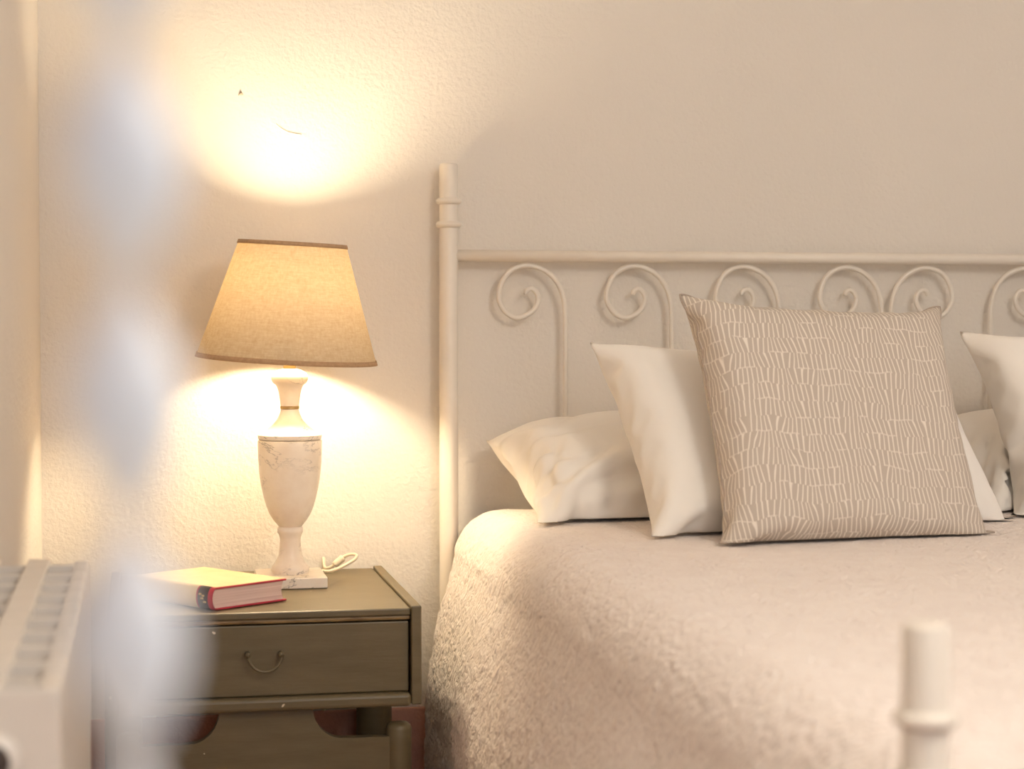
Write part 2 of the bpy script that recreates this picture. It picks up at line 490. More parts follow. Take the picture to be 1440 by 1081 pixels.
for nm, y, rz, zb in (('scroll_bar', HEAD_Y+0.004, RAIL_Z, BED_TOP-0.25), ('foot_scroll_bar', FOOT_Y, FRAIL_Z, 0.28)):
    for k in offs:
        scroll(nm, PX+k, 1, y, rz, zb)
    for k in offs[::-1]:
        scroll(nm, PX2-k, -1, y, rz, zb)
for x in (PX+0.012, PX2-0.012):
    bed_part(box('side_rail', (x-0.008, FOOT_Y+0.012, 0.30), (x+0.008, HEAD_Y-0.012, 0.36), M_IRON, None, 0.002))
for i in range(13):
    y = -0.16 - i*0.15
    bed_part(box('slat', (PX+0.02, y-0.035, 0.335), (PX2-0.02, y+0.035, 0.352), M_WORN, None, 0.002))

# mattress
MX0, MX1, MY0, MY1 = PX+0.03, PX2-0.03, FOOT_Y+0.06, HEAD_Y-0.03
tag(box('mattress', (MX0, MY0, 0.354), (MX1, MY1, BED_TOP-0.012), M_MATTRESS, None, 0.05, 4), 'thick mattress on the metal bed under the quilt', 'mattress')

# ------------------------------------------------------------------ quilt (crinkled bedspread draped over the bed)
def build_quilt():
    zt = BED_TOP
    yq = -0.12
    left = [at(px, py, y=yq) for px, py in ((598, 1180), (598, 1081), (599, 1010), (603, 950), (612, 890), (624, 840), (633, 805), (637, 785), (640, 765), (652, 740), (672, 722), (700, 713))]
    prof = [(p.x, p.z) for p in left]
    xe, ze = prof[-1]
    dzt = zt - ze
    prof = [(x, z+dzt) for x, z in prof]
    mid = (PX+PX2)/2
    for k in range(1, 9):
        prof.append((xe + (mid-xe)*k/8, zt + 0.004*math.sin(k/8*math.pi/2)))
    full = prof + [(2*mid-x, z) for x, z in prof[:-1]][::-1]
    dense = catmull([Vector((x, 0, z)) for x, z in full], 12)
    # resample by arc length, fine on the lamp side
    L = [0.0]
    for i in range(1, len(dense)): L.append(L[-1] + (dense[i]-dense[i-1]).length)
    tot = L[-1]
    s_list = list(np.arange(0, 0.95, 0.0048)) + list(np.arange(0.95, tot-0.0001, 0.016)) + [tot]
    xs = np.interp(s_list, L, [p.x for p in dense]); zs = np.interp(s_list, L, [p.z for p in dense])
    tx = np.gradient(xs); tz = np.gradient(zs); ln = np.hypot(tx, tz)
    nx, nz_ = -tz/ln, tx/ln
    ys = np.arange(-0.075, FOOT_Y+0.03, -0.0075)
    verts, faces = [], []
    ns = len(s_list)
    for j, y in enumerate(ys):
        head = min(1.0, (-0.075-y)/0.05)
        for i, s in enumerate(s_list):
            drop = zt - zs[i]
            side = min(1.0, max(0.0, drop-0.02)/0.25)
            h = (0.003+0.003*side)*noise.noise((s*3.1, y*2.3, 1.7)) + 0.010*side*min(1.0, max(0.0, -y-0.10)*3)*noise.noise((s*2.0, y*7.0, 4.2))
            h += (0.0015+0.002*side)*noise.noise((s*11, y*9, 8.8))
            w1 = 2.2*abs(noise.noise((s*52, y*62 + 1.5*noise.noise((s*20, y*20, 0)), 3.3)))-0.5
            w2 = 2.0*abs(noise.noise((s*24, y*30, 6.1)))-0.5
            h += (0.0008+0.0016*side)*w1 + (0.0007+0.0012*side)*w2
            h -= 0.012*(1-head)**2
            flare = side*0.02*max(0.0, -y-0.12)
            verts.append((xs[i]+nx[i]*h - (flare if xs[i] < mid else -flare), y, zs[i]+nz_[i]*h))
    for j in range(len(ys)-1):
        for i in range(ns-1):
            a = j*ns+i
            faces.append((a, a+1, a+ns+1, a+ns))
    o = raw_obj('quilt', verts, faces, M_QUILT)
    return tag(o, 'pinkish cream crinkled quilt spread over the bed and hanging down its side', 'quilt')
build_quilt()

# ------------------------------------------------------------------ pillows (two sewn cloth layers, inflated)
def sim_cushion(w, h, nx, ny, fill, steps=150, iters=10, seed=0, shrink=0.0, flap=0.0, extra=None, bend=0.25):
    """returns P[2, ny, nx, 3]: front and back cloth layers in local x (width), y (height), z (out)"""
    rng = np.random.default_rng(seed)
    u = np.linspace(-w/2, w/2, nx); v = np.linspace(-h/2, h/2, ny)
    U, V = np.meshgrid(u, v)
    P = np.zeros((2, ny, nx, 3)); P[..., 0] = U; P[..., 1] = V
    dome = (1-(2*U/w)**2)*(1-(2*V/h)**2)
    P[0, ..., 2] = 0.02*dome; P[1, ..., 2] = -0.02*dome
    P += rng.normal(0, 0.0007, P.shape)
    lx, ly = u[1]-u[0], v[1]-v[0]
    ld = math.hypot(lx, ly)
    press_mask = np.ones((ny, nx))
    if flap > 0:
        press_mask[U < -w/2+flap] = 0.0
    vol0 = w*h*min(w, h)*fill
    vel = np.zeros_like(P)
    def weld(A):
        for sl in ((slice(None), 0), (slice(None), -1), (0, slice(None)), (-1, slice(None))):
            m = 0.5*(A[0][sl]+A[1][sl]); A[0][sl] = m; A[1][sl] = m
    def con(A, B, L, k):
        d = B-A
        ln = np.sqrt((d*d).sum(-1, keepdims=True))+1e-9
        c = d*((ln-L)/ln)*0.5*k
        A += c; B -= c
    def con_stretch(A, B, L, k):
        d = B-A
        ln = np.sqrt((d*d).sum(-1, keepdims=True))+1e-9
        e = (ln-L)/ln
        e = np.where(e > 0, e, e*0.35)
        c = d*e*0.5*k
        A += c; B -= c
    dt = 1.0
    for s in range(steps):
        # volume and normals
        du = np.zeros_like(P); dv = np.zeros_like(P)
        du[:, :, 1:-1] = (P[:, :, 2:]-P[:, :, :-2])*0.5; du[:, :, 0] = P[:, :, 1]-P[:, :, 0]; du[:, :, -1] = P[:, :, -1]-P[:, :, -2]
        dv[:, 1:-1] = (P[:, 2:]-P[:, :-2])*0.5; dv[:, 0] = P[:, 1]-P[:, 0]; dv[:, -1] = P[:, -1]-P[:, -2]
        nrm = np.cross(du, dv); nrm[1] *= -1
        vol = ((P[0, ..., 2]-P[1, ..., 2])*lx*ly).sum()
        k = max(0.0, min(1.5, (vol0-vol)/vol0*4))
        f = nrm/(lx*ly)*press_mask[None, ..., None]*k*0.0016
        vel = vel*0.90 + f
        if extra is not None: extra(P, vel)
        Q = P + vel*dt
        for it in range(iters):
            for a, b_ in ((0, 1), (1, 2)):
                n2 = (nx-a)//2*2
                con_stretch(Q[:, :, a:a+n2:2], Q[:, :, a+1:a+n2:2], lx, 1.0) if n2 else None
                m2 = (ny-a)//2*2
                con_stretch(Q[:, a:a+m2:2], Q[:, a+1:a+m2:2], ly, 1.0) if m2 else None
            for a in (0, 1):
                m2 = (ny-a)//2*2
                con_stretch(Q[:, a:a+m2:2, :-1], Q[:, a+1:a+m2:2, 1:], ld, 0.4)
                con_stretch(Q[:, a:a+m2:2, 1:], Q[:, a+1:a+m2:2, :-1], ld, 0.4)
            if bend:
                for a in (0, 1, 2, 3):
                    A = Q[:, :, a:-2:4]; B = Q[:, :, a+2::4][:, :, :A.shape[2]]
                    con(A[:, :, :B.shape[2]], B, 2*lx, bend*0.25)
                    A = Q[:, a:-2:4]; B = Q[:, a+2::4][:, :A.shape[1]]
                    con(A[:, :B.shape[1]], B, 2*ly, bend*0.25)
            weld(Q)
        vel = (Q-P)*0.92
        P = Q
        if extra is not None: extra(P, None)
    P = P - P.reshape(-1, 3).mean(0)
    return P

def upsample(P):
    """one bilinear refinement, smoothed, so that creases can be pressed in"""
    def up(A, ax):
        A = np.moveaxis(A, ax, 0)
        n_ = A.shape[0]
        Bm = np.empty((2*n_-1,)+A.shape[1:])
        Bm[0::2] = A; Bm[1::2] = 0.5*(A[1:]+A[:-1])
        if n_ > 4:
            Bm[2:-2:2] = 0.75*A[1:-1] + 0.125*(A[2:]+A[:-2])
        return np.moveaxis(Bm, 0, ax)
    return up(up(P, 1), 2)
def press_creases(P, lines, layer=0):
    """each line ((u0,v0),(u1,v1),depth,width) folds a shallow valley with a soft ridge beside it"""
    _, ny, nx, _ = P.shape
    Wd = np.linalg.norm(P[layer, ny//2, -1]-P[layer, ny//2, 0]); Hd = np.linalg.norm(P[layer, -1, nx//2]-P[layer, 0, nx//2])
    uu, vv = np.meshgrid(np.linspace(0, 1, nx)*Wd, np.linspace(0, 1, ny)*Hd)
    du = np.gradient(P[layer], axis=1); dv = np.gradient(P[layer], axis=0)
    nr = np.cross(du, dv); nr /= np.linalg.norm(nr, axis=-1, keepdims=True)+1e-9
    if layer == 1: nr = -nr
    for (u0, v0), (u1, v1), dep, wid in lines:
        a = np.array((u0*Wd, v0*Hd)); b = np.array((u1*Wd, v1*Hd)); ab = b-a; L = np.linalg.norm(ab)
        t = ((uu-a[0])*ab[0]+(vv-a[1])*ab[1])/L**2
        dist = ((uu-a[0])*ab[1]-(vv-a[1])*ab[0])/L + 0.006*np.sin(t*5.0)
        env = np.clip(np.minimum(t+0.02, 1-t)*5, 0, 1)*(t > -0.02)
        hgt = env*(-dep*np.exp(-(dist/wid)**2) + 0.8*dep*np.exp(-((dist-1.9*wid)/(1.3*wid))**2))
        P[layer] += nr*hgt[..., None]
def to_world(P, M):
    A = np.array(M)
    return P @ A[:3, :3].T + A[:3, 3]
def keep_behind(Wp, Wo, M, gap=0.003):
    """push the points of another pillow behind the back layer of the one placed at M"""
    A = np.array(M); Ai = np.linalg.inv(A)
    P = Wo @ Ai[:3, :3].T + Ai[:3, 3]
    B = P[1].reshape(-1, 3)
    lo = P.reshape(-1, 3)[:, :2].min(0); hi = P.reshape(-1, 3)[:, :2].max(0)
    n_ = 44
    ras = np.full((n_, n_), np.inf)
    ij = np.clip(((B[:, :2]-lo)/(hi-lo)*(n_-1)).round().astype(int), 0, n_-1)
    np.minimum.at(ras, (ij[:, 0], ij[:, 1]), B[:, 2])
    Wn = Wp.reshape(-1, 3).copy()
    Wn[:, 2] = np.where(Wn[:, 2] < ZB, ZB, Wn[:, 2])
    for _ in range(5):                       # slide back towards the wall until clear
        Q = Wn @ Ai[:3, :3].T + Ai[:3, 3]
        f = (Q[:, :2]-lo)/(hi-lo)*(n_-1)
        ok = (f >= -0.5).all(1) & (f <= n_-0.5).all(1)
        k = np.clip(f.round().astype(int), 0, n_-1)
        zb = ras[k[:, 0], k[:, 1]]
        hit = ok & np.isfinite(zb) & (Q[:, 2] > zb-gap)
        Wn[hit, 1] += (Q[hit, 2]-(zb[hit]-gap))/max(0.3, -A[1, 2])
    return Wn.reshape(Wp.shape)
def cushion_mesh(name, Wp, mat, zmin=None):
    """world-space layers -> mesh with UVs; points below zmin are pressed onto the bed"""
    _, ny, nx, _ = Wp.shape
    verts, faces, uvs = [], [], []
    idx = {}
    def vid(l, j, i):
        if j in (0, ny-1) or i in (0, nx-1): l = 0
        key = (l, j, i)
        if key not in idx:
            p = Vector(Wp[l, j, i])
            if zmin is not None and p.z < zmin: p.z = zmin + (p.z-zmin)*0.002
            idx[key] = len(verts); verts.append(p); uvs.append((i/(nx-1), j/(ny-1)))
        return idx[key]
    for l in (0, 1):
        for j in range(ny-1):
            for i in range(nx-1):
                q = (vid(l, j, i), vid(l, j, i+1), vid(l, j+1, i+1), vid(l, j+1, i))
                faces.append(q if l == 0 else q[::-1])
    o = raw_obj(name, verts, faces, mat)
    ul = o.data.uv_layers.new(name='UVMap')
    for lp in o.data.loops: ul.data[lp.index].uv = uvs[lp.vertex_index]
    rim = [verts[vid(0, 0, i)] for i in range(nx)] + [verts[vid(0, j, nx-1)] for j in range(1, ny)] + \
          [verts[vid(0, ny-1, i)] for i in range(nx-2, -1, -1)] + [verts[vid(0, j, 0)] for j in range(ny-2, 0, -1)]
    return o, rim
def pose(loc, yaw, lean, roll=0.0):
    """local x = width along the bed head, y = up, z = out towards the foot; lean > 0 tips the top back to the wall"""
    base = Matrix(((1, 0, 0), (0, 0, -1), (0, 1, 0))).to_4x4()      # x->x, y->z, z->-y
    return Matrix.Translation(loc) @ Matrix.Rotation(R(yaw), 4, 'Z') @ Matrix.Rotation(-R(lean), 4, 'X') @ base @ Matrix.Rotation(R(roll), 4, 'Z')

ZB = BED_TOP + 0.0085
# patterned cushion
PC = upsample(sim_cushion(0.465, 0.435, 52, 50, 0.10, seed=21))
c = at(1190, 600, y=-0.62)
MC = pose((c.x-0.018, -0.625, ZB+0.160), 8, 26, -2.5)
WC = to_world(PC, MC)
o, rim = cushion_mesh('patterned_cushion', WC, M_CUSHION, ZB)
tag(o, 'square beige cushion with rows of fine white lines propped against white pillow', 'cushion')
cushion = o; cushion_rim = rim
# upright white pillow behind the cushion
P2 = upsample(sim_cushion(0.675, 0.405, 62, 40, 0.14, seed=5))
c = at(1122, 620, y=-0.46)
M2 = pose((c.x+0.010, -0.46, ZB+0.120), 14, 40, -3.5)
W2 = keep_behind(to_world(P2, M2), WC, MC)
o, rim = cushion_mesh('pillow', W2, M_LINEN, ZB)
tag(o, 'upright white pillow leaning behind the patterned cushion', 'pillow', 'white pillows on the bed')
# flat pillow by the lamp
P1 = upsample(sim_cushion(0.70, 0.40, 60, 38, 0.22, seed=3, flap=0.05))
press_creases(P1, [((0.03, 0.05), (0.24, 0.40), 0.009, 0.010), ((0.03, 0.06), (0.42, 0.24), 0.009, 0.011), ((0.04, 0.08), (0.13, 0.55), 0.005, 0.009),
                   ((0.10, 0.52), (0.42, 0.66), 0.005, 0.012), ((0.02, 0.30), (0.16, 0.36), 0.006, 0.009), ((0.02, 0.62), (0.20, 0.58), 0.006, 0.010),
                   ((0.01, 0.90), (0.16, 0.72), 0.007, 0.010),
                   ((0.0, 0.45), (0.11, 0.48), 0.007, 0.007), ((0.0, 0.18), (0.10, 0.24), 0.007, 0.007), ((0.14, 0.70), (0.34, 0.84), 0.004, 0.012)])
c = at(770, 740, y=-0.38)
M1 = pose((c.x+0.295, -0.235, ZB+0.050), 3, 72, 0)
W1 = keep_behind(to_world(P1, M1), W2, M2)
W1[..., 1] = np.minimum(W1[..., 1], HEAD_Y-0.024)
o, rim = cushion_mesh('pillow', W1, M_LINEN, ZB)
tag(o, 'white pillow lying flat on the quilt near the lamp, its end crumpled', 'pillow', 'white pillows on the bed')
# upright white pillow on the far side
P5 = upsample(sim_cushion(0.66, 0.42, 48, 34, 0.19, seed=12))
c = at(1352, 610, y=-0.42)
M5 = pose((c.x+0.378, -0.40, ZB+0.150), -8, 28, 5)
W5 = keep_behind(keep_behind(to_world(P5, M5), WC, MC), W2, M2)
o, rim = cushion_mesh('pillow', W5, M_LINEN, ZB)
tag(o, 'upright white pillow leaning beyond the patterned cushion, over a flat one', 'pillow', 'white pillows on the bed')
# flat pillow beneath it
P4 = upsample(sim_cushion(0.68, 0.40, 44, 34, 0.22, seed=9))
c = at(1400, 655, y=-0.22)
M4 = pose((c.x+0.235, -0.235, ZB+0.055), -2, 72, 0)
W4 = keep_behind(keep_behind(to_world(P4, M4), W5, M5), W2, M2)
W4[..., 1] = np.minimum(W4[..., 1], HEAD_Y-0.024)
o, rim = cushion_mesh('pillow', W4, M_LINEN, ZB)
tag(o, 'white pillow lying flat beneath the other upright white pillow', 'pillow', 'white pillows on the bed')
rim = cushion_rim; o = cushion
v, f = tube_data([q for q in rim] + [rim[0]], 0.0016, 6)
raw_obj('piping', v, f, M_PIPING, o)

# ------------------------------------------------------------------ nightstand
NZ = at(534, 798.5, y=-0.02).z                     # top surface
fr_ = at(577, 855, z=NZ)
NY0 = fr_.y                                        # front
NXR = at(592.5, 855, y=NY0).x
NXL = at(150, 862, y=NY0).x
NYB = -0.016
ns_c = Vector(((NXL+NXR)/2, (NY0+NYB)/2, 0))
stand = tag(empty('nightstand', ns_c), 'olive brown painted wooden nightstand with one drawer beneath the lamp', 'nightstand')
def zpx(py, y=None): return at(480, py, y=NY0 if y is None else y).z
def np_(o):
    o.parent = stand; o.matrix_parent_inverse = Matrix.Translation(-ns_c); return o
SW = 0.0155                                        # side panel thickness
z_bot = zpx(994)
z_md = zpx(977)
for x0 in (NXL, NXR-SW):
    np_(box('side_panel', (x0, NY0-0.004, z_bot), (x0+SW, NYB, NZ+0.004), M_OLIVE, None, 0.002))
np_(box('top', (NXL+SW+0.0005, NY0+0.002, NZ-0.011), (NXR-SW-0.0005, NYB, NZ), M_OLIVE, None, 0.0025))
np_(box('front_moulding', (NXL+SW+0.0005, NY0+0.006, zpx(875)), (NXR-SW-0.0005, NY0+0.02, NZ-0.0112), M_WORN, None, 0.003))
dz1, dz0 = zpx(876)-0.001, z_md+0.001
drawer = np_(box('drawer_front', (NXL+SW+0.003, NY0+0.008, dz0), (NXR-SW-0.003, NY0+0.028, dz1), M_OLIVE, None, 0.002))
np_(box('drawer_box', (NXL+SW+0.012, NY0+0.0285, dz0+0.01), (NXR-SW-0.012, NYB-0.03, dz1-0.012), M_WORN, None, 0.002))
np_(box('bottom_moulding', (NXL+SW+0.0005, NY0-0.007, z_bot-0.002), (NXR-SW-0.0005, NY0+0.03, z_md), M_OLIVE, None, 0.006, 3))
np_(box('bottom_board', (NXL+SW+0.0005, NY0+0.031, z_bot+0.002), (NXR-SW-0.0005, NYB, z_bot+0.016), M_OLIVE))
np_(box('back_board', (NXL+SW+0.0005, NYB-0.008, z_bot+0.0165), (NXR-SW-0.0005, NYB-0.001, NZ-0.0115), M_WORN))
# bail pull
hy = NY0+0.008
h0, h1, hm = at(348, 919, y=hy), at(395, 918, y=hy), at(372, 942, y=hy)
hp = [Vector((h0.x, hy-0.012, h0.z))]
for k in range(1, 12):
    a = math.pi*k/12
    hp.append(Vector((hm.x - (h1.x-h0.x)/2*math.cos(a), hy-0.013-0.003*math.sin(a), (h0.z+h1.z)/2 - (h0.z-hm.z)*math.sin(a))))
hp.append(Vector((h1.x, hy-0.012, h1.z)))
def sub(o, par):
    o.parent = par; o.matrix_parent_inverse = (Matrix.Translation(ns_c) @ par.matrix_parent_inverse).inverted(); return o
sub(tube('handle', hp, 0.0022, M_OLIVE, None, 10), drawer)
for q in (h0, h1):
    sub(tube('handle_stud', [(q.x, hy+0.001, q.z), (q.x, hy-0.013, q.z), (q.x, hy-0.016, q.z)], 0.0042, M_OLIVE, None, 12), drawer)
# lower scalloped front panel
ly = NY0+0.014
top_c = z_bot-0.001
def lx_(px): return at(px, 1030, y=ly).x
zlow = at(520, 1036, y=ly).z
mid_x = (NXL+NXR)/2
half_mid = lx_(440)-mid_x
half_out = NXR-0.030-mid_x
pts = []
for k in range(0, 11):
    a = math.pi/2*k/10
    pts.append((half_mid + (lx_(482)-lx_(440))*(1-math.cos(a)), top_c - (top_c-zlow)*math.sin(a)))
pts.append((half_out, zlow-0.001))
outline = [(mid_x-x, z) for x, z in pts[::-1]] + [(mid_x+x, z) for x, z in pts]
outline = [(mid_x-half_out, 0.10)] + outline + [(mid_x+half_out, 0.10)]
bm = bmesh.new()
fa = [bm.verts.new((x, ly, z)) for x, z in outline]; fb = [bm.verts.new((x, ly+0.018, z)) for x, z in outline]
bm.faces.new(fa); bm.faces.new(fb[::-1])
for k in range(len(outline)):
    k2 = (k+1) % len(outline)
    bm.faces.new((fa[k], fb[k], fb[k2], fa[k2]))
np_(bm_obj('scalloped_panel', bm, M_OLIVE))
# short round-topped front posts, rear legs, shelf
pr = (at(581, 1050, y=ly-0.006).x - at(545, 1050, y=ly-0.006).x)/2
ptop = at(562, 1018, y=ly-0.006).z
for sx in (-1, 1):
    xc = at(563, 1050, y=ly-0.006).x if sx > 0 else 2*mid_x - at(563, 1050, y=ly-0.006).x
    np_(lathe('front_leg', [(pr, 0.0), (pr, ptop-0.010), (pr*0.93, ptop-0.005), (pr*0.72, ptop-0.001), (pr*0.35, ptop), (0.0, ptop+0.0002)], M_OLIVE, None, 28, (xc, ly+0.012), sharp=False))
    rl = at(503, 1020, y=-0.07).x; rr_ = at(553, 1020, y=-0.07).x
    xr = (rl+rr_)/2 if sx > 0 else 2*mid_x-(rl+rr_)/2
    r0 = (rr_-rl)/2
    np_(lathe('rear_leg', [(r0, 0.0), (r0, z_bot+0.002)], M_OLIVE, None, 24, (xr, -0.02-r0)))
    xi = xr
    np_(box('side_stretcher', (xi-0.009, ly+0.02, 0.10), (xi+0.009, -0.02-2*r0+0.004, 0.14), M_OLIVE, None, 0.002))
np_(box('shelf', (mid_x-half_out, ly+0.0185, 0.085), (mid_x+half_out, -0.05, 0.0995), M_OLIVE, None, 0.002))

# ------------------------------------------------------------------ lamp
LY = -0.195
LC = at(408, 700, y=LY)
LX = LC.x
s_l = F_PX / ((Vector((LX, LY, 0)) - Vector((EYE.x, EYE.y, 0))).dot(Vector((math.sin(YAW), math.cos(YAW), 0))))
def lz(py): return at(408, py, y=LY).z
lamp = tag(empty('table_lamp', (LX, LY, NZ)), 'lit marble urn table lamp with tilted tan linen shade on nightstand', 'lamp')
lo_ = Vector((LX, LY, NZ))
def lp(o):
    o.parent = lamp; return o
def lprof(rows): return [(r/s_l, lz(py)-NZ) for py, r in rows]
hw = 47.5/s_l
plate_top = lz(805.5)-NZ
lp(box('base_plate', (-hw, -hw*1.15, 0.0005), (hw, hw*1.15, plate_top), M_MARBLE, None, 0.002))
foot_l = lathe('pedestal', [(25/s_l, plate_top)] + lprof([(801, 26.5), (796, 26), (793, 23.5), (789, 20.5), (780, 16.5), (768, 15), (757, 14.5), (751, 16), (748, 18), (743, 18.2), (740.5, 16.5), (740, 15)]), M_MARBLE)
lp(foot_l)
lp(lathe('urn', lprof([(740, 15.5), (737.5, 18), (730, 24), (722, 29), (712, 33), (700, 36.5), (685, 40), (668, 42.8), (648, 44.3), (632, 44.9), (620, 45.2), (618.8, 44.6), (618.2, 43)]), M_MARBLE, None, 20))
lid = lp(lathe('lid', lprof([(618, 42), (616.5, 44.2), (613, 45), (611, 44.6), (609, 41), (604, 33), (597, 24), (589, 17.5), (580, 13.6), (575, 12.6)]), M_MARBLE))
lp(lathe('neck_ring', lprof([(575, 12), (574.5, 13.6), (571, 13.6), (570.5, 12.5)]), M_BRASS, None, 32))
lp(lathe('neck', lprof([(570.5, 13), (562, 14), (552, 15.6), (545, 17.6), (541, 19.5), (538.5, 23.5), (534, 26), (529, 26), (524, 23), (520, 16), (518, 9)]), M_MARBLE))
stem = lp(lathe('socket', lprof([(518, 9), (514, 9), (513.5, 6), (486, 6), (485, 15), (447, 15), (446, 12)]), M_BRASS, None, 24))
# bulb
lp(lathe('bulb', lprof([(446, 10), (442, 14), (435, 23), (427, 30), (416, 33), (405, 30), (395, 23), (388, 12), (386, 0)]), M_BULB, None, 24, sharp=False))
# shade, tipped a few degrees
SH = Vector((0.5/s_l, 0, lz(424)-NZ))
shade_root = lp(empty('shade_tilt', (0, 0, 0)))
bpy.data.objects.remove(shade_root)
h_sh = 165/s_l
r_t, r_b = 75.0/s_l, 126.5/s_l
def shade_mesh(name, z0, z1, dr, mat, parent, thick=0.0008, n=72):
    r0 = r_b + (r_t-r_b)*(z0/h_sh) + dr; r1 = r_b + (r_t-r_b)*(z1/h_sh) + dr
    prof = [(r0, z0-h_sh/2), (r1, z1-h_sh/2)]
    verts, faces = [], []
    for i in range(n):
        a = 2*math.pi*i/n
        for r, z in prof: verts.append((r*math.cos(a), r*math.sin(a), z))
    for i in range(n):
        j = (i+1) % n
        faces.append((2*i, 2*j, 2*j+1, 2*i+1))
    o = raw_obj(name, verts, faces, mat, parent)
    if thick:
        so = o.modifiers.new('thick', 'SOLIDIFY'); so.thickness = thick; so.offset = 1
    return o
shade = shade_mesh('lamp_shade', 0, h_sh, 0, M_SHADE, lamp, 0.0)
shade.location = SH
shade.rotation_euler = (R(2.0), R(3.0), 0)
shade_mesh('top_tape', h_sh-0.0055, h_sh+0.0008, 0.0006, M_TAPE, shade, 0.001)
shade_mesh('bottom_tape', -0.0008, 0.0068, 0.0006, M_TAPE, shade, 0.001)
# wire fitter inside
zf = -h_sh/2+0.03
for k in range(3):
    a = 2*math.pi*k/3+0.4
    rr_ = r_b + (r_t-r_b)*(0.03/h_sh) - 0.002
    tube('shade_spoke', [(0.017*math.cos(a), 0.017*math.sin(a), zf), (rr_*0.5*math.cos(a), rr_*0.5*math.sin(a), zf), (rr_*math.cos(a), rr_*math.sin(a), zf)], 0.0013, M_BRASS, shade, 6)
# cord with inline switch
cpts = [at(448, 804, z=NZ+0.0035)]
cpath = [Vector((LX+hw*0.6, LY+hw*1.15+0.003, NZ+0.006))] + [at(x, y, z=NZ+h) for x, y, h in ((452, 803, 0.004), (463, 803, 0.004))]
yy = cpath[-1].y
cpath += [at(x, y, y=yy+d) for x, y, d in ((475, 799.5, 0.004), (488, 793, 0.008), (499, 786, 0.012), (501, 780.5, 0.016), (494, 779, 0.02), (484, 782.5, 0.024), (474, 790, 0.028), (466, 797, 0.03))]
cpath += [Vector((cpath[-1].x-0.008, yy+0.040, NZ+0.004)), Vector((cpath[-1].x-0.01, -0.022, NZ+0.004)), Vector((cpath[-1].x-0.01, -0.0045, NZ-0.006)), Vector((cpath[-1].x-0.01, -0.0045, NZ-0.3))]
cpath = [p_ - lo_ for p_ in cpath]
cord = lp(tube('cord', catmull(cpath, 6), 0.0028, M_CORD, None, 8))
sw = [at(x, y, y=yy+0.026) - lo_ for x, y in ((470, 795), (474, 791), (479, 787), (483, 783.5))]
raw = tube('switch', catmull(sw, 3), lambda t: 0.0062 if 0.1 < t < 0.9 else 0.0045, M_CORD, cord, 10)

# ------------------------------------------------------------------ unseen globe lamp added over the bed foot to light the room
cl_ = empty('added_ceiling_lamp', (1.1, -2.78, ZC))
tag(cl_, 'unseen large paper globe lamp added over the foot of the bed to light the room', 'lamp')
lathe('ceiling_rose', [(0.0, -0.03), (0.03, -0.028), (0.055, -0.012), (0.06, 0.0)], M_WHITE_METAL, cl_, 32)
tube('drop_cord', [(0, 0, -0.02), (0, 0, -0.25), (0, 0, -0.49)], 0.003, M_CORD, cl_, 12)
GR = 0.22
lathe('globe', [(0.0, -0.48-2*GR)] + [(GR*math.sin(math.pi*k/20), -0.48-GR-GR*math.cos(math.pi*k/20)) for k in range(1, 20)] + [(0.0, -0.48)],
      emit_mat('added_room_light_globe', (1.0, 0.92, 0.82), 26.0), cl_, 40, sharp=False)

# ------------------------------------------------------------------ book
bz = NZ + 0.0008
cA = at(300, 858.5, z=bz)        # spine end nearest the camera
cB = at(403, 844, z=bz)          # fore-edge end
e1 = (cB-cA); e1.z = 0; bw = e1.length; e1.normalize()       # along the page end (book width)
e2 = Vector((-e1.y, e1.x, 0))                                # along the spine (book height), away from camera
bk = empty('book', cA, math.atan2(e1.y, e1.x))
tag(bk, 'thick hardback book with cream cover and red page-edge boards lying beside lamp', 'book')
BT, BH = 0.034, 0.205
def bbox_(name, lo, hi, mat, bev=0.0005, par=None):
    o = box(name, lo, hi, mat, par or bk, bev); return o
bt = 0.0026
# local axes: x = width from spine to fore-edge, y = spine length, z = up
bbox_('lower_board', (0.004, 0, 0), (bw, BH, bt), M_BOOK_RED)
ub = bbox_('upper_board', (0.004, 0, BT-bt), (bw, BH, BT), M_BOOK_RED)
# page block with hollow fore-edge
bm = bmesh.new()
n = 8; ring0, ring1 = [], []
for k in range(n+1):
    t = k/n; z = bt + (BT-2*bt)*t
    ring0.append((0.006 - 0.006*math.sin(math.pi*t), z))
    ring1.append((bw-0.004-0.004*math.sin(math.pi*t), z))
loop = ring0 + ring1[::-1]
fa = [bm.verts.new((x, 0.003, z)) for x, z in loop]; fb = [bm.verts.new((x, BH-0.003, z)) for x, z in loop]
bm.faces.new(fa); bm.faces.new(fb[::-1])
for k in range(len(loop)):
    k2 = (k+1) % len(loop); bm.faces.new((fa[k], fb[k], fb[k2], fa[k2]))
bm_obj('page_block', bm, M_PAGES, bk)
def spine_strip(name, y0, y1, off, mat, par):
    bm = bmesh.new(); ra, rb = [], []
    m = 14
    for k in range(m+1):
        a = math.pi*k/m
        x = 0.006 - (0.009+off)*math.sin(a) ; z = BT/2 - (BT/2+off)*math.cos(a)
        ra.append(bm.verts.new((x, y0, z))); rb.append(bm.verts.new((x, y1, z)))
    ia = [bm.verts.new((0.006-(0.009+off-0.0015)*math.sin(math.pi*k/m), y0, BT/2-(BT/2+off-0.0015)*math.cos(math.pi*k/m))) for k in range(m+1)]
    for k in range(m):
        bm.faces.new((ra[k], ra[k+1], rb[k+1], rb[k])); bm.faces.new((ia[k+1], ia[k], ra[k], ra[k+1]))
    return bm_obj(name, bm, mat, par, True)
sp = spine_strip('spine', 0.0, BH, 0.0, M_BOOK_RED, bk)
spine_strip('black_spine_print', 0.010, 0.034, 0.0005, M_BOOK_BLACK, sp)
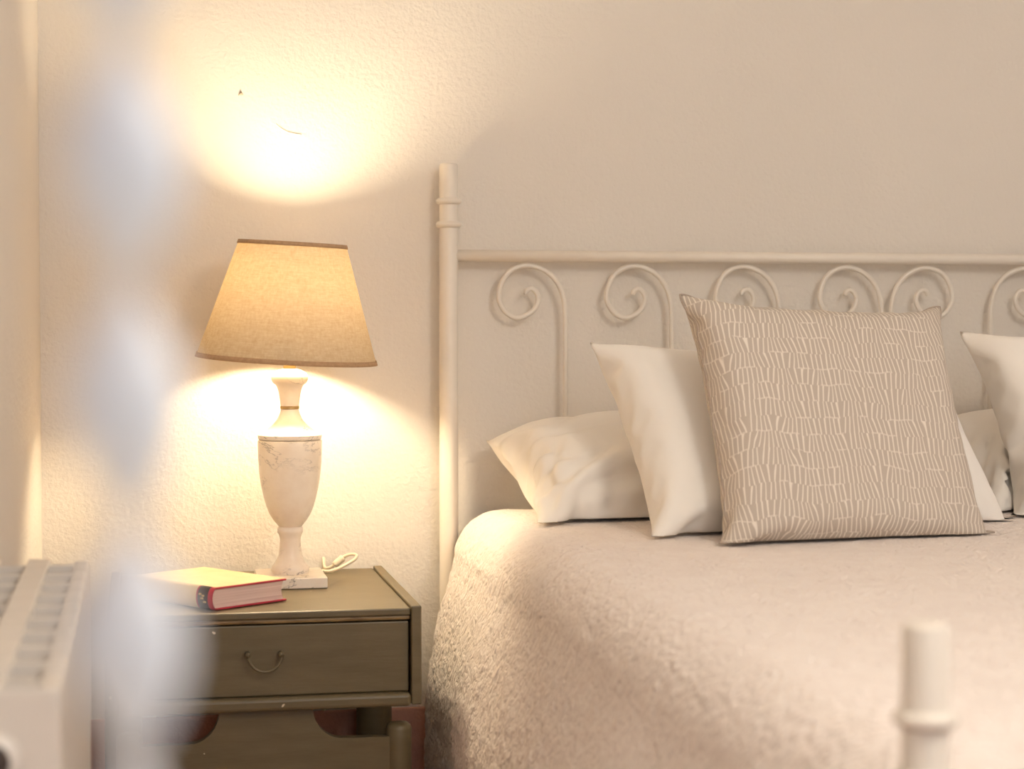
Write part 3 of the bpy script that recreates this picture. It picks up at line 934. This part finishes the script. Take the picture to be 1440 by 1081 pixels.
spine_strip('jacket_spine', 0.038, BH, 0.0006, M_BOOK_COVER, sp)
jk = bbox_('jacket', (0.006, 0.002, BT+0.0001), (bw-0.001, BH, BT+0.0006), M_BOOK_COVER, 0.0, ub)
# small pale emblem on the black print
for k, (yy_, zz) in enumerate(((0.016, 0.012), (0.022, 0.017), (0.027, 0.023), (0.020, 0.021))):
    q = 0.0026
    xk = 0.006 - 0.0105*math.sin(math.acos(max(-1, min(1, (BT/2-zz)/(BT/2)))))
    bbox_('spine_emblem', (xk-0.0006, yy_-q, zz-q*0.5), (xk+0.001, yy_+q, zz+q*0.5), M_BOOK_GOLD, 0.0, sp)

# ------------------------------------------------------------------ radiator on the left wall
RZ = at(116, 784, x=XL+0.10).z
ry_far = at(116, 784, x=XL+0.10).y
RX0, RX1 = XL+0.004, XL+0.108
ry_near = ry_far - 0.08*10
rad = tag(empty('radiator', ((RX0+RX1)/2, (ry_far+ry_near)/2, 0)), 'white column radiator along the wall beside the nightstand', 'radiator')
ro = rad.location.copy()
def rp(o): o.parent = rad; o.matrix_parent_inverse = Matrix.Translation(-ro); return o
def section_mesh():
    bm = bmesh.new(); d = RX1-RX0; H0, H1 = 0.09, RZ
    bm_box(bm, (d-0.018, 0.001, H0), (d, 0.079, H1-0.003), 0.005, 3)           # front plate
    bm_box(bm, (0, 0.001, H0), (0.004, 0.079, H1), 0.001, 1)                    # back plate
    bm_box(bm, (0.034, 0.001, H0), (0.060, 0.079, H1), 0.002, 2)                # middle column
    bm_box(bm, (0.004, 0.034, H0), (0.034, 0.046, H1-0.003), 0.0)               # webs joining them
    bm_box(bm, (0.060, 0.034, H0), (d-0.012, 0.046, H1-0.003), 0.0)
    for xf in (0.0115, 0.0185, 0.0255, 0.0665, 0.0735, 0.0805):                   # thin fins added below the rim to block light in the slots
        bm_box(bm, (xf-0.0006, 0.001, H0), (xf+0.0006, 0.079, H1-0.022))
    bm_box(bm, (0.031, 0.0, H1-0.10), (0.063, 0.08, H1-0.06), 0.004, 2)    # header pipe
    bm_box(bm, (0.031, 0.0, H0+0.03), (0.063, 0.08, H0+0.07), 0.004, 2)
    bmesh.ops.recalc_face_normals(bm, faces=bm.faces)
    me = bpy.data.meshes.new('section'); bm.to_mesh(me); bm.free(); me.materials.append(M_WHITE_METAL)
    return me
sec = section_mesh()
for k in range(10):
    o = bpy.data.objects.new('section', sec); COL.objects.link(o); o.location = (RX0, ry_far-0.08*(k+1), 0); rp(o)
xm = (RX0+RX1)/2
rp(box('end_panel', (RX0+0.001, ry_near-0.004, 0.09), (RX1-0.001, ry_near+0.0005, RZ-0.002), M_WHITE_METAL, None, 0.0018))
def end_port(z, name):
    pth = [(xm, ry_near-0.002, z), (xm, ry_near-0.012, z), (xm, ry_near-0.014, z)]
    o = rp(tube(name, pth, 0.023, M_WHITE_METAL, None, 28))
    q = tube('port_hole_shade', [(xm, ry_near-0.010, z), (xm, ry_near-0.0145, z), (xm, ry_near-0.015, z)], 0.015, M_DARK, None, 24)  # solid dark disc, the hole's shade put into its colour
    q.parent = o; q.matrix_parent_inverse = (Matrix.Translation(ro) @ o.matrix_parent_inverse).inverted()
end_port(RZ-0.055, 'end_plug'); end_port(0.14, 'end_plug')
for y in (ry_near+0.16, ry_far-0.16):
    rp(box('wall_bracket', (XL+0.0005, y-0.012, RZ-0.13), (RX0+0.012, y+0.012, RZ-0.10), M_WHITE_METAL))
    rp(box('foot', (xm-0.02, y-0.012, 0.0), (xm+0.02, y+0.012, 0.12), M_WHITE_METAL, None, 0.003))

# ------------------------------------------------------------------ twisted bar just in front of the camera
def twisted_bar():
    dz_ = 0.38
    d = ray(178, 540); base = EYE + d*dz_
    lean = ((ray(165, 1081)-ray(190, 0))*dz_)
    a, b_ = 0.0118, 0.0020
    half = 338/F_PX*dz_
    z0, z1 = 0.0, ZC
    n, seg = 20, 900
    PH = R(0)
    z_ref = (EYE + ray(178, 230)*dz_).z
    verts, faces = [], []
    for j in range(seg+1):
        z = z0 + (z1-z0)*j/seg
        tw = PH + math.pi*(z-z_ref)/half
        cx = base.x; cy = base.y
        for k in range(n):
            t = 2*math.pi*k/n
            c_, s_ = math.cos(t), math.sin(t)
            x = a*math.copysign(abs(c_)**0.7, c_); y = b_*math.copysign(abs(s_)**0.7, s_)
            verts.append((cx + x*math.cos(tw)-y*math.sin(tw), cy + x*math.sin(tw)+y*math.cos(tw), z))
    for j in range(seg):
        for k in range(n):
            k2 = (k+1) % n
            faces.append((j*n+k, j*n+k2, (j+1)*n+k2, (j+1)*n+k))
    faces.append(list(range(n))[::-1]); faces.append([seg*n+k for k in range(n)])
    root = tag(empty('twisted_post', (base.x, base.y, 0)), 'slim twisted white bar with cool daylight tinted into its paint standing out of focus in the foreground', 'post')
    o = raw_obj('twisted_shaft', verts, faces, M_BAR)
    o.parent = root; o.matrix_parent_inverse = Matrix.Translation(-root.location)
    for nm, za, zb in (('base_plate', 0.0, 0.012), ('top_plate', ZC-0.012, ZC)):
        q = lathe(nm, [(0.032, za), (0.032, zb)], M_BAR, None, 28, (base.x, base.y))
        q.parent = root; q.matrix_parent_inverse = Matrix.Translation(-root.location)
twisted_bar()
